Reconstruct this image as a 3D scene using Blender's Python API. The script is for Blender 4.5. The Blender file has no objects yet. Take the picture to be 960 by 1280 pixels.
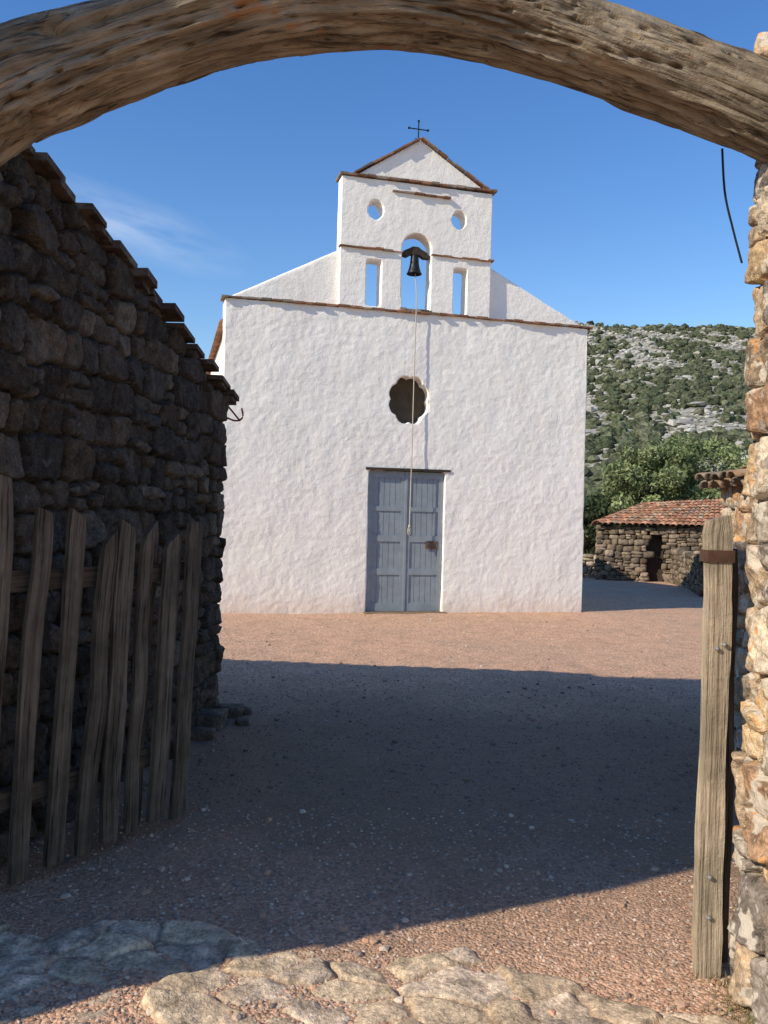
import bpy, math, random, bmesh
import numpy as np
from mathutils import Vector, Matrix
random.seed(7); rng=np.random.default_rng(11)
SC=bpy.context.scene; COL=SC.collection

# ---------------- numpy noise ----------------
def _h(ix,iy,iz,s):
    n=(ix*374761393+iy*668265263+iz*1442695041+s*1274126177)&0xffffffff
    n=((n^(n>>13))*1274126177)&0xffffffff
    n=n^(n>>16)
    return n/4294967295.0
def vn(P,s=0):
    P=np.asarray(P,float); F=np.floor(P); f=P-F; I=F.astype(np.int64); f=f*f*(3-2*f)
    x,y,z=I[:,0],I[:,1],I[:,2]; a,b,c=f[:,0],f[:,1],f[:,2]
    def L(p,q,t): return p+(q-p)*t
    r0=L(L(_h(x,y,z,s),_h(x+1,y,z,s),a),L(_h(x,y+1,z,s),_h(x+1,y+1,z,s),a),b)
    r1=L(L(_h(x,y,z+1,s),_h(x+1,y,z+1,s),a),L(_h(x,y+1,z+1,s),_h(x+1,y+1,z+1,s),a),b)
    return L(r0,r1,c)*2-1
def fbm(P,o=4,s=0):
    P=np.asarray(P,float); t=0; A=1.0; w=0
    for i in range(o):
        t=t+A*vn(P*(2.03**i)+i*17.3,s+i); w+=A; A*=.5
    return t/w

# ---------------- mesh helpers ----------------
def mk(name,V,F,mat=None,parent=None,col=None,smooth=True,g=None):
    V=np.asarray(V,float); F=np.asarray(F,np.int64); k=F.shape[1]
    me=bpy.data.meshes.new(name)
    me.vertices.add(len(V)); me.vertices.foreach_set('co',V.ravel())
    me.loops.add(F.size); me.loops.foreach_set('vertex_index',F.ravel().astype(np.int32))
    me.polygons.add(len(F)); me.polygons.foreach_set('loop_start',np.arange(0,F.size,k,dtype=np.int32))
    me.update(calc_edges=True); me.validate()
    me.polygons.foreach_set('use_smooth',[smooth]*len(me.polygons))
    if col is not None:
        ca=me.color_attributes.new('Col','FLOAT_COLOR','POINT')
        c=np.ones((len(V),4)); c[:,:3]=col; ca.data.foreach_set('color',c.ravel())
    if g is not None:
        at=me.attributes.new('grain','FLOAT_VECTOR','POINT'); at.data.foreach_set('vector',np.asarray(g,float).ravel())
    if mat: me.materials.append(mat)
    ob=bpy.data.objects.new(name,me); COL.objects.link(ob)
    if parent: ob.parent=parent
    return ob
def empty(name,loc=(0,0,0),rz=0):
    e=bpy.data.objects.new(name,None); COL.objects.link(e); e.location=loc; e.rotation_euler=(0,0,rz); e.empty_display_size=.3; return e

class Acc:
    def __init__(s): s.V=[];s.F=[];s.C=[];s.G=[];s.n=0
    def add(s,V,F,c=(1,1,1),g=None):
        V=np.asarray(V,float); s.V.append(V); s.F.append(np.asarray(F)+s.n); s.n+=len(V)
        s.C.append(np.broadcast_to(np.asarray(c,float),(len(V),3)))
        s.G.append(V if g is None else np.asarray(g,float))
    def box(s,o,ax,ay,az,c=(1,1,1)):
        o=np.array(o,float);ax=np.array(ax,float);ay=np.array(ay,float);az=np.array(az,float)
        V=[o+i*ax+j*ay+k*az for k in(0,1) for j in(0,1) for i in(0,1)]
        s.add(V,[[0,2,3,1],[4,5,7,6],[0,1,5,4],[2,6,7,3],[0,4,6,2],[1,3,7,5]],c)
    def mesh(s,name,mat,parent=None,smooth=True):
        return mk(name,np.concatenate(s.V),np.concatenate(s.F),mat,parent,np.concatenate(s.C),smooth,np.concatenate(s.G))

def cube_t(n=4):
    idx={};V=[];F=[]
    def vid(p):
        k=tuple(np.round(p,5))
        if k not in idx: idx[k]=len(V);V.append(p)
        return idx[k]
    for ax in range(3):
        for sg in(-1,1):
            for i in range(n):
                for j in range(n):
                    q=[]
                    for (di,dj) in((0,0),(1,0),(1,1),(0,1)):
                        p=np.zeros(3);p[ax]=sg;p[(ax+1)%3]=-1+2*(i+di)/n;p[(ax+2)%3]=-1+2*(j+dj)/n;q.append(vid(p))
                    F.append(q if sg>0 else q[::-1])
    return np.array(V),np.array(F)
CT,CF=cube_t(5)
CT2,CF2=cube_t(3)
def stone(acc,c,M,half,col,round_=.5,amp=.12,tmpl=0,seed=None):
    T,Fq=(CT,CF) if tmpl==0 else (CT2,CF2)
    sp=T/np.linalg.norm(T,axis=1)[:,None]
    P=T*(1-round_)+sp*round_*1.2
    sd=rng.random(3)*100
    P=P*(1+amp*fbm(P*.9+sd,3)[:,None]*1.6)
    P=P+.5*amp*np.stack([vn(P*1.3+sd+5),vn(P*1.3+sd+9),vn(P*1.3+sd+14)],1)
    P=P*np.array(half)
    acc.add(P@np.array(M).T+np.array(c),Fq,col)

def rubble(acc,P0,P1,n,zbot,ztop,rowh,sw,depth,cols,jit=.02,tmpl=0):
    P0=np.array(P0,float);P1=np.array(P1,float);L=np.linalg.norm(P1-P0);d=(P1-P0)/L
    n=np.array(n,float);n=n-d*np.dot(n,d);n/=np.linalg.norm(n)
    z=zbot
    while True:
        rh=rng.uniform(*rowh); a=-rng.uniform(0,sw[0]); any_=False
        while a<L:
            w=rng.uniform(*sw)*(1.0 if rng.random()>.2 else .6); ca=a+w/2
            cz=z+rh/2+.02*math.sin(ca*3.1+z*5)+rng.uniform(-jit,jit)
            zt=ztop(min(max(ca,0),L))
            if cz-rh*.2<zt and -w*.3<ca<L+w*.2:
                any_=True
                nst=1 if rng.random()>.22 else 2
                for q in range(nst):
                    hh=rh/nst; zz=cz-rh/2+hh*(q+.5)
                    if zz+hh*.35>zt+.03: continue
                    th=rng.uniform(-.14,.14); ph=rng.uniform(-.15,.15)
                    dd=d*math.cos(ph)+n*math.sin(ph); nn=n*math.cos(ph)-d*math.sin(ph)
                    X=np.array([dd[0]*math.cos(th),dd[1]*math.cos(th),math.sin(th)])
                    Z=np.array([-dd[0]*math.sin(th),-dd[1]*math.sin(th),math.cos(th)])
                    Y=np.array([nn[0],nn[1],0])
                    c=P0+d*ca+n*rng.uniform(-.03,.03)
                    b=cols[rng.integers(len(cols))]; b=np.array(b)*rng.uniform(.65,1.35)
                    stone(acc,(c[0],c[1],zz),np.stack([X,Y,Z],1),(w*.5*1.0,depth,hh*.5*1.04),b,round_=rng.uniform(.3,.6),tmpl=tmpl)
            a+=w*.99
        z+=rh*.98
        if not any_ or z>12: break

def relief(name,path,side,z0,ztop,zmax,rowh,sw,step,depth,cols,mort,mat,parent,joint=.028,warp=.035,rough=.018,seed=0):
    """interlocking masonry: grid following a plan polyline, one raised irregular facet per stone"""
    path=np.array(path,float);sg=np.linalg.norm(np.diff(path,axis=0),axis=1);cum=np.r_[0,np.cumsum(sg)];T=cum[-1]
    S=[];z=z0-.1
    while z<zmax+.2:
        rh=rng.uniform(*rowh);a=-rng.uniform(0,sw[1])
        while a<T+.2:
            w=rng.uniform(*sw)*(1 if rng.random()>.25 else .6);ca=a+w/2;cz=z+rh/2+rng.uniform(-.03,.03)
            if rng.random()<.25:
                S.append((ca,cz-rh/4,w/2,rh/4));S.append((ca+rng.uniform(-.03,.03),cz+rh/4,w/2,rh/4))
            else: S.append((ca,cz,w/2,rh/2))
            a+=w
        z+=rh
    S=np.array(S)
    s=np.arange(0,T+step,step);s[-1]=T;zz=np.arange(z0,zmax,step);G,Z=np.meshgrid(s,zz);g=G.ravel();z=Z.ravel();n=len(g)
    q3=np.c_[g,z,0*g+seed]
    ws=g+warp*fbm(q3*3.5,3,1+seed)+.3*warp*fbm(q3*16,2,2+seed);wz=z+warp*fbm(q3*3.5+31,3,3+seed)+.3*warp*fbm(q3*16+7,2,4+seed)
    m1=np.empty(n);m2=np.empty(n);ix=np.empty(n,int);CH=40000
    for c in range(0,n,CH):
        sl=slice(c,min(c+CH,n));lo,hi=wz[sl].min()-.4,wz[sl].max()+.4
        ids=np.where((S[:,1]>lo)&(S[:,1]<hi))[0];Q=S[ids]
        dx=np.abs(ws[sl][:,None]-Q[None,:,0])/Q[None,:,2];dz=np.abs(wz[sl][:,None]-Q[None,:,1])/Q[None,:,3]
        m=(dx**3.2+dz**3.2)**(1/3.2)
        o=np.argpartition(m,1,axis=1)[:,:2];v=np.take_along_axis(m,o,1);f=v[:,0]<=v[:,1]
        m1[sl]=v.min(1);m2[sl]=v.max(1);ix[sl]=ids[np.where(f,o[:,0],o[:,1])]
    sz=np.sqrt(S[ix,2]*S[ix,3]);e=(m2-m1)*sz
    jj=joint*(1+.6*fbm(q3*9,2,9+seed));ss=np.clip((e-.004)/jj,0,1);ss=1-(1-ss)**2
    N=len(S);hr=rng.uniform(.25,1,N);tx=rng.uniform(-.35,.35,(N,2))
    dxs=ws-S[ix,0];dzs=wz-S[ix,1]
    d=ss*(depth*hr[ix]+.02)+ss*(dxs*tx[ix,0]+dzs*tx[ix,1])*.5
    fac=fbm(np.c_[g*7,z*7,ix*5.3],3,5+seed);d+=rough*ss*fac+rough*.35*fbm(q3*38,3,6+seed)
    d+=-(1-ss)*.012
    k=np.clip(np.searchsorted(cum,g,side='right')-1,0,len(sg)-1);dirs=np.diff(path,axis=0)/sg[:,None]
    pos=path[k]+dirs[k]*(g-cum[k])[:,None];nr=np.stack([dirs[:,1],-dirs[:,0]],1)*side;nv=nr[k].copy()
    for j in range(1,len(sg)):
        t=(g-cum[j])/.07;w=np.clip(t*.5+.5,0,1)[:,None];b=np.abs(t)<1
        nv[b]=(nr[j-1]*(1-w)+nr[j]*w)[b]
    V=np.c_[pos+nv*d[:,None],z]
    ca=np.array(cols)[rng.integers(len(cols),size=N)]*rng.uniform(.7,1.3,(N,1));C=ca[ix]*ss[:,None]**.6+np.array(mort)*(1-ss[:,None]**.6)
    nx=len(s);ny=len(zz);i=(np.arange(nx-1)[None,:]+nx*np.arange(ny-1)[:,None]).ravel()
    zt=np.array([ztop(t) for t in s]);keep=z[i]<np.tile(zt,ny)[i];i=i[keep]
    F=np.stack([i,i+1,i+1+nx,i+nx],1)
    return mk(name,V,F,mat,parent,C)

def tube(pts,rad,seg=10):
    pts=np.array(pts,float);n=len(pts);V=[];up=np.array([0.13,.21,.97])
    for i in range(n):
        t=pts[min(i+1,n-1)]-pts[max(i-1,0)];t/=np.linalg.norm(t)+1e-9
        a=np.cross(t,up)
        if np.linalg.norm(a)<.3:a=np.cross(t,[1,0,0])
        a/=np.linalg.norm(a);b=np.cross(t,a)
        for k in range(seg):
            th=2*math.pi*k/seg;V.append(pts[i]+rad[i]*(a*math.cos(th)+b*math.sin(th)))
    F=[[i*seg+k,i*seg+(k+1)%seg,(i+1)*seg+(k+1)%seg,(i+1)*seg+k] for i in range(n-1) for k in range(seg)]
    return V,F
def spl(P,n):
    P=np.array(P,float);t=np.linspace(0,len(P)-1,n);out=[]
    for x in t:
        i=min(int(x),len(P)-2);f=x-i;p0=P[max(i-1,0)];p1=P[i];p2=P[i+1];p3=P[min(i+2,len(P)-1)]
        out.append(.5*((2*p1)+(-p0+p2)*f+(2*p0-5*p1+4*p2-p3)*f*f+(-p0+3*p1-3*p2+p3)*f**3))
    return np.array(out)

# ---------------- material helpers ----------------
class NT:
    def __init__(s,m): s.t=m.node_tree;s.n=s.t.nodes;s.l=s.t.links
    def N(s,ty,**k):
        x=s.n.new(ty)
        for a,b in k.items(): setattr(x,a,b)
        return x
    def L(s,a,b): s.l.new(a,b)
    def noise(s,vec,scale,detail=3,rough=.6,out='Fac'):
        x=s.N('ShaderNodeTexNoise'); x.inputs['Scale'].default_value=scale;x.inputs['Detail'].default_value=min(detail,3);x.inputs['Roughness'].default_value=rough
        if vec: s.L(vec,x.inputs['Vector'])
        return x.outputs[out]
    def ramp(s,fac,stops):
        x=s.N('ShaderNodeValToRGB');e=x.color_ramp.elements
        while len(e)<len(stops):e.new(.5)
        for i,(p,c) in enumerate(stops):
            e[i].position=p;e[i].color=(c,c,c,1) if not hasattr(c,'__len__') else (*c,1)
        s.L(fac,x.inputs['Fac']);return x.outputs['Color']
    def mix(s,fac,a,b,mode='MIX'):
        x=s.N('ShaderNodeMix',data_type='RGBA',blend_type=mode)
        for v,i in((fac,0),(a,6),(b,7)):
            if isinstance(v,(int,float)): x.inputs[i].default_value=v
            elif isinstance(v,tuple): x.inputs[i].default_value=(*v,1)
            else: s.L(v,x.inputs[i])
        return x.outputs[2]
    def math(s,op,a,b):
        x=s.N('ShaderNodeMath',operation=op)
        for v,i in((a,0),(b,1)):
            if isinstance(v,(int,float)): x.inputs[i].default_value=v
            else: s.L(v,x.inputs[i])
        return x.outputs[0]
    def bump(s,h,strength,dist,prev=None):
        x=s.N('ShaderNodeBump');x.inputs['Strength'].default_value=strength;x.inputs['Distance'].default_value=dist
        s.L(h,x.inputs['Height'])
        if prev: s.L(prev,x.inputs['Normal'])
        return x.outputs[0]
def newmat(name,rough=.9,spec=.2):
    m=bpy.data.materials.new(name);m.use_nodes=True;nt=NT(m);b=m.node_tree.nodes['Principled BSDF']
    b.inputs['Roughness'].default_value=rough
    b.inputs['Specular IOR Level'].default_value=spec
    return m,nt,b
def coord(nt,kind='Object',scale=None):
    c=nt.N('ShaderNodeTexCoord').outputs[kind]
    if scale:
        mp=nt.N('ShaderNodeMapping');mp.inputs['Scale'].default_value=scale;nt.L(c,mp.inputs['Vector']);return mp.outputs[0]
    return c
def vcol(nt): return nt.N('ShaderNodeAttribute',attribute_name='Col').outputs['Color']

def mat_stone(name,lichs=(),bs=.6,spec=.1):
    m,nt,b=newmat(name,.92,spec);c=coord(nt)
    v=nt.ramp(nt.noise(c,14,8,.7),[(.3,.5),(.52,1.0),(.72,1.5)])
    col=nt.mix(1.0,vcol(nt),v,'MULTIPLY')
    sp=nt.ramp(nt.noise(c,75,4,.65),[(.35,.6),(.62,1.2)])
    col=nt.mix(.85,col,sp,'MULTIPLY')
    for (lc,th,sc,am) in lichs:
        f=nt.ramp(nt.noise(c,sc,7,.75),[(th,0),(th+.04,1)])
        col=nt.mix(nt.math('MULTIPLY',f,am),col,lc)
    nt.L(col,b.inputs['Base Color'])
    n=nt.bump(nt.noise(c,34,9,.8),bs,.022)
    nt.L(n,b.inputs['Normal']);return m
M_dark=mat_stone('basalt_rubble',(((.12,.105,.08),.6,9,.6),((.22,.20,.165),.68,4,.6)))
M_tan=mat_stone('tan_rubble',(((.62,.55,.45),.53,8,.75),((.62,.27,.06),.60,7,.7),((.17,.145,.12),.61,6,.6)))  # tan rubble stone with pale, orange and dark lichen blotches
M_hut=mat_stone('hut_rubble')
def mat_peb():
    m,nt,b=newmat('gravel_stones',.9,.1);nt.L(vcol(nt),b.inputs['Base Color']);return m
M_peb=mat_peb()
def mat_mortar(name,col):
    m,nt,b=newmat(name,.95,.1);c=coord(nt)
    nt.L(nt.mix(nt.ramp(nt.noise(c,12,8,.7),[(.3,0),(.7,1)]),tuple(x*.5 for x in col),col),b.inputs['Base Color'])
    nt.L(nt.bump(nt.noise(c,25,8,.7),.9,.03),b.inputs['Normal']);return m
M_mort_d=mat_mortar('dark_earth_mortar',(.05,.04,.03))
M_mort_t=mat_mortar('earth_mortar',(.34,.25,.17))
def mat_lime():
    m,nt,b=newmat('limewash_plaster',.9,.12);c=coord(nt)
    f=nt.ramp(nt.noise(c,2.2,7,.65),[(.3,0),(.7,1)])
    col=nt.mix(f,(.95,.915,.845),(.90,.855,.78))
    f2=nt.ramp(nt.noise(c,26,6,.7),[(.58,0),(.75,1)])
    col=nt.mix(nt.math('MULTIPLY',f2,.22),col,(.62,.53,.42))
    st=nt.ramp(nt.noise(coord(nt,'Object',(4,4,.6)),1,5,.7),[(.5,0),(.75,1)])
    col=nt.mix(nt.math('MULTIPLY',st,.28),col,(.72,.64,.53))
    sx=nt.N('ShaderNodeSeparateXYZ');nt.L(c,sx.inputs[0])
    mr=nt.N('ShaderNodeMapRange');mr.inputs[1].default_value=.62;mr.inputs[2].default_value=.0
    nt.L(nt.math('ADD',sx.outputs[2],nt.math('MULTIPLY',nt.noise(c,3,6,.7),.5)),mr.inputs[0])
    col=nt.mix(nt.math('MULTIPLY',mr.outputs[0],.85),col,(.70,.54,.41))
    nt.L(col,b.inputs['Base Color'])
    n=nt.bump(nt.noise(c,9,5,.85),.36,.03)
    nt.L(n,b.inputs['Normal']);return m
M_lime=mat_lime()
def mat_brick():
    m,nt,b=newmat('terracotta_tile',.9,.1);c=coord(nt)
    v=nt.ramp(nt.noise(c,9,7,.7),[(.3,.5),(.7,1.4)])
    col=nt.mix(1.0,vcol(nt),v,'MULTIPLY')
    f=nt.ramp(nt.noise(c,5,7,.75),[(.52,0),(.6,1)])
    col=nt.mix(nt.math('MULTIPLY',f,.5),col,(.22,.18,.13))
    nt.L(col,b.inputs['Base Color']);nt.L(nt.bump(nt.noise(c,40,6,.7),.5,.01),b.inputs['Normal']);return m
M_tile=mat_brick()
def mat_wood(name,c1,c2,sc=(26,26,1.6),lich=False,dk=.2,fade=.85):
    m,nt,b=newmat(name,.88,.12)
    a=nt.N('ShaderNodeAttribute',attribute_name='grain').outputs['Vector']
    mp=nt.N('ShaderNodeMapping');mp.inputs['Scale'].default_value=sc;nt.L(a,mp.inputs['Vector']);c=mp.outputs[0]
    n1=nt.noise(c,1.0,8,.65);n2=nt.noise(c,3.0,6,.75)
    col=nt.mix(nt.ramp(n1,[(.32,0),(.66,1)]),c1,c2)
    cr=nt.ramp(n2,[(.36,dk),(.46,1.0)])
    col=nt.mix(fade,col,cr,'MULTIPLY')
    oc=coord(nt)
    big=nt.ramp(nt.noise(oc,3.5,5,.7),[(.3,.6),(.7,1.3)])
    col=nt.mix(1.0,col,big,'MULTIPLY')
    if lich:
        f=nt.ramp(nt.noise(oc,7,7,.75),[(.58,0),(.66,1)]);col=nt.mix(nt.math('MULTIPLY',f,.55),col,(.27,.245,.195))
        f=nt.ramp(nt.noise(oc,3.3,7,.75),[(.64,0),(.68,1)]);col=nt.mix(nt.math('MULTIPLY',f,.6),col,(.36,.15,.05))
    nt.L(col,b.inputs['Base Color'])
    n=nt.bump(n2,.8,.012);n=nt.bump(nt.noise(oc,45,5,.75),.5,.01,n);nt.L(n,b.inputs['Normal']);return m
M_beam=mat_wood('weathered_juniper_beam',(.14,.11,.08),(.36,.29,.205),(1.8,30,30),True)
M_picket=mat_wood('weathered_picket',(.085,.066,.048),(.20,.16,.118),(34,34,1.0))
M_post=mat_wood('weathered_post',(.29,.23,.16),(.50,.41,.295),(40,40,.9),False,.4,.7)
def simple(name,col,rough=.7,metal=0,ns=20,var=.5,bump=.3):
    m,nt,b=newmat(name,rough,.3);b.inputs['Metallic'].default_value=metal;c=coord(nt)
    nt.L(nt.mix(nt.ramp(nt.noise(c,ns,6,.65),[(.3,0),(.7,1)]),tuple(x*(1-var) for x in col),col),b.inputs['Base Color'])
    nt.L(nt.bump(nt.noise(c,ns*2,5,.6),bump,.005),b.inputs['Normal']);return m
M_door=simple('painted_blue_grey_wood',(.29,.335,.37),.6,0,6,.22)
M_iron=simple('dark_iron',(.03,.03,.032),.6,.6)
M_bronze=simple('dark_bronze',(.045,.045,.045),.5,.7)
M_rust=simple('rusty_iron',(.13,.07,.045),.9,.2)
M_rope=simple('hemp_rope',(.62,.56,.45),.9,0,80)
M_darkwood=simple('dark_oak',(.07,.05,.035),.8,0,15)
M_red=simple('red_painted_iron',(.35,.04,.03),.5)
M_note=simple('brown_notice',(.17,.12,.085),.7)
M_bolt=simple('zinc_bolt',(.45,.45,.45),.4,.7,30,.3)
M_in=simple('interior_dark',(.10,.08,.06),.95,0,3)
M_shut=simple('brown_window_board',(.10,.075,.05),.9,0,5,.4)

def mat_leaf(name):
    m,nt,b=newmat(name,.75,.2)
    nt.L(vcol(nt),b.inputs['Base Color'])
    t=nt.N('ShaderNodeBsdfTranslucent');nt.L(vcol(nt),t.inputs[0])
    mx=nt.N('ShaderNodeMixShader');mx.inputs[0].default_value=.25
    out=nt.n['Material Output'];nt.L(b.outputs[0],mx.inputs[1]);nt.L(t.outputs[0],mx.inputs[2]);nt.L(mx.outputs[0],out.inputs[0]);return m
M_leaf=mat_leaf('foliage')
def mat_scrub():
    m,nt,b=newmat('scrub_foliage',.95,.05);c=coord(nt)
    nt.L(nt.mix(1.0,vcol(nt),nt.ramp(nt.noise(c,1.6,6,.75),[(.35,.4),(.62,1.5)]),'MULTIPLY'),b.inputs['Base Color'])
    return m
M_scrub=mat_scrub()

# ---------------- ground ----------------
def gz(x,y):
    x=np.asarray(x,float);y=np.asarray(y,float)
    return -.03*np.clip(y-14.7,0,60)
def gdet(p): return .018*fbm(p*.8,3,3)+.012*fbm(p*5,3,8)
def axis(segs):
    out=[]
    for a,b,s in segs: out+=list(np.arange(a,b,s))
    return np.array(out+[segs[-1][1]])
xs=axis([(-900,-100,80),(-100,-20,8),(-20,-3,.8),(-3,4.5,.045),(4.5,12,.2),(12,40,1.4),(40,140,10),(140,900,80)])
ys=axis([(-300,-20,35),(-20,0,2),(0,2,.2),(2,8,.045),(8,16,.1),(16,30,.4),(30,80,2.5),(80,1200,70)])
X,Y=np.meshgrid(xs,ys);P=np.stack([X.ravel(),Y.ravel(),0*X.ravel()],1)
near=np.clip(1-np.maximum(np.abs(P[:,0])-6,0)/10,0,1)*np.clip(1-np.maximum(P[:,1]-18,0)/10,0,1)
P[:,2]=gz(P[:,0],P[:,1])+near*gdet(P)
nx=len(xs);ny=len(ys);i=(np.arange(nx-1)[None,:]+nx*np.arange(ny-1)[:,None]).ravel()
F=np.stack([i,i+1,i+1+nx,i+nx],1)
def mat_ground():
    m,nt,b=newmat('pink_gravel_earth',.95,.04);c=coord(nt)
    col=nt.mix(nt.ramp(nt.noise(c,.55,6,.65),[(.35,0),(.65,1)]),(.66,.40,.26),(.59,.38,.255))
    vo=nt.N('ShaderNodeTexVoronoi');vo.inputs['Scale'].default_value=78;nt.L(c,vo.inputs['Vector'])
    bw=nt.N('ShaderNodeRGBToBW');nt.L(vo.outputs['Color'],bw.inputs[0])
    col=nt.mix(1.0,col,nt.ramp(bw.outputs[0],[(.1,.55),(.5,1.0),(.85,1.4)]),'MULTIPLY')
    col=nt.mix(nt.ramp(nt.noise(c,3.0,7,.85),[(.46,0),(.72,.7)]),col,(.40,.26,.17))
    col=nt.mix(nt.ramp(nt.noise(c,22,7,.8),[(.56,0),(.66,.6)]),col,(.70,.51,.38))
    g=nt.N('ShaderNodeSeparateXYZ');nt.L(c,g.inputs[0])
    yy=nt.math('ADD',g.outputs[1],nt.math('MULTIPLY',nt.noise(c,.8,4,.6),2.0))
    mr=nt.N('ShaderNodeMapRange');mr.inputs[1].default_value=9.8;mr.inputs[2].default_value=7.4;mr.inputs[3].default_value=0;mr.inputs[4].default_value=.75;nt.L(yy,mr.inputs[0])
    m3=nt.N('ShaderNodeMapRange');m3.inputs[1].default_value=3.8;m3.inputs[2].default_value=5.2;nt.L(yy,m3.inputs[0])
    col=nt.mix(nt.math('MULTIPLY',mr.outputs[0],m3.outputs[0]),col,(.27,.175,.11))  # courtyard shade painted into the ground colour as a darker band
    far=nt.N('ShaderNodeMapRange');far.inputs[1].default_value=30;far.inputs[2].default_value=42;nt.L(g.outputs[1],far.inputs[0])
    col=nt.mix(far.outputs[0],col,(.15,.14,.07))
    nt.L(col,b.inputs['Base Color'])
    n=nt.bump(vo.outputs['Distance'],.7,-.009);n=nt.bump(nt.noise(c,60,5,.8),.8,.014,n)
    nt.L(n,b.inputs['Normal']);return m
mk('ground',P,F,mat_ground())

def ico():
    t=(1+5**.5)/2
    V=np.array([[-1,t,0],[1,t,0],[-1,-t,0],[1,-t,0],[0,-1,t],[0,1,t],[0,-1,-t],[0,1,-t],[t,0,-1],[t,0,1],[-t,0,-1],[-t,0,1]],float);V/=np.linalg.norm(V[0])
    F=np.array([[0,11,5],[0,5,1],[0,1,7],[0,7,10],[0,10,11],[1,5,9],[5,11,4],[11,10,2],[10,7,6],[7,1,8],[3,9,4],[3,4,2],[3,2,6],[3,6,8],[3,8,9],[4,9,5],[2,4,11],[6,2,10],[8,6,7],[9,8,1]])
    return V,F
IV,IF=ico()
def ico2():
    V=list(IV);F=[];d={}
    def m(a,b):
        k=(min(a,b),max(a,b))
        if k not in d: p=V[a]+V[b];V.append(p/np.linalg.norm(p));d[k]=len(V)-1
        return d[k]
    for a,b,c in IF:
        x,y,z=m(a,b),m(b,c),m(c,a);F+=[[a,x,z],[b,y,x],[c,z,y],[x,y,z]]
    return np.array(V),np.array(F)
I2V,I2F=ico2()
def scatter(name,pts,sz,cols,mat,TV=IV,TF=IF,flat=.6,jit=.25,parent=None,emb=.2):
    n=len(pts);pts=np.array(pts)
    ang=rng.random(n)*6.28;S=np.array(sz)[:,None]*np.stack([rng.uniform(.7,1.3,n),rng.uniform(.7,1.3,n),rng.uniform(.7,1.2,n)*flat],1)
    V=TV[None]*(1+jit*(rng.random((n,len(TV),1))*2-1))*S[:,None,:]
    c,s=np.cos(ang)[:,None],np.sin(ang)[:,None]
    x=V[...,0]*c-V[...,1]*s;y=V[...,0]*s+V[...,1]*c
    W=np.stack([x,y,V[...,2]],-1)+pts[:,None,:];W[...,2]+=(S[:,2]*(1-2*emb))[:,None]*.5
    Fa=(TF[None]+(np.arange(n)*len(TV))[:,None,None]).reshape(-1,TF.shape[1])
    C=np.repeat(np.array(cols),len(TV),0)
    return mk(name,W.reshape(-1,3),Fa,mat,parent,C,smooth=False)
n=34000
py=2.4+ (rng.random(n)**1.6)*11; px=rng.uniform(-.48,.48,n)*py*1.25
pal=np.array([[.54,.35,.24],[.62,.46,.34],[.42,.29,.21],[.30,.235,.19],[.68,.55,.43],[.58,.34,.22]])
shade_dim=np.where((py>4.6)&(py<8.6),.6,1.0)[:,None]  # pebbles in the courtyard shadow band get its shade in their colour
scatter('gravel',np.stack([px,py,gdet(np.stack([px,py,0*px],1))],1),rng.uniform(.003,.0085,n)*(1+(rng.random(n)>.97)*1.4),pal[rng.integers(6,size=n)]*rng.uniform(.7,1.05,(n,1))*shade_dim,M_peb)

# stone threshold: low worn bedrock and embedded rounded stones
xs=np.arange(-1.9,1.75,.0075);ys=np.arange(2.0,3.55,.0075)
X,Y=np.meshgrid(xs,ys);p=np.stack([X.ravel(),Y.ravel()],1);p3=np.c_[p,0*p[:,0]]
wp=p+.10*np.stack([fbm(p3*2.6,4,1),fbm(p3*2.6+9,4,2)],1)+.018*np.stack([fbm(p3*14,2,1),fbm(p3*14+9,2,2)],1)
S=[]
while len(S)<190:
    q=np.array([rng.uniform(-2,1.8),rng.uniform(1.9,3.6)])
    r=rng.choice([.06,.09,.13,.19],p=[.3,.35,.22,.13])
    if all(np.linalg.norm(q-a[0])>(r+a[1])*.72 for a in S): S.append((q,r))
    elif rng.random()<.003: S.append((q,r*.5))
Sp=np.array([a[0] for a in S]);Sr=np.array([a[1] for a in S])
D=np.sqrt(((wp[:,None,:]-Sp[None])**2*np.array([.75,1.35])).sum(-1))-Sr[None]*.6
o=np.argpartition(D,1,axis=1)[:,:2];d0=np.take_along_axis(D,o,1)
idx=np.where(d0[:,0]>d0[:,1],o[:,1],o[:,0]);F1=d0.min(1);F2=d0.max(1);e=F2-F1
jw=.035+.06*np.clip(fbm(p3*2,2,44)+.2,0,1);ss=np.clip(e/jw,0,1);ss=1-(1-ss)**2.2
hc=rng.uniform(0,1,len(S));tx=rng.uniform(-.10,.10,(len(S),2));q=p-Sp[idx]
Z=.006+ss*(.018*hc[idx]+.005)+(q*tx[idx]).sum(1)*ss+.020*fbm(p3*3.0,3,15)+.008*fbm(np.c_[p*8,idx*3.],3,5)*ss+.004*fbm(p3*36,3,6)
edge=3.32-np.clip(p[:,0]+.25,0,3)*.34+.10*vn(p3*3.2,3)+.06*vn(p3*9,4)
inside=np.clip((edge-p[:,1])/.14,0,1)*np.clip((1.4-p[:,0])/.2,0,1)
Z=gdet(p3)-.03*(1-inside)-.004+Z*np.clip(inside*1.3,0,1)
cc=np.array([[.62,.475,.32],[.58,.445,.30],[.55,.43,.315],[.64,.50,.36]])[rng.integers(4,size=len(S))]*rng.uniform(.88,1.1,(len(S),1))
ssc=np.clip(ss*1.25-.1,0,1)[:,None]
C=cc[idx]*ssc+np.array([.50,.345,.22])*(1-ssc)
nx=len(xs);ny=len(ys);i=(np.arange(nx-1)[None,:]+nx*np.arange(ny-1)[:,None]).ravel()
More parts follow.
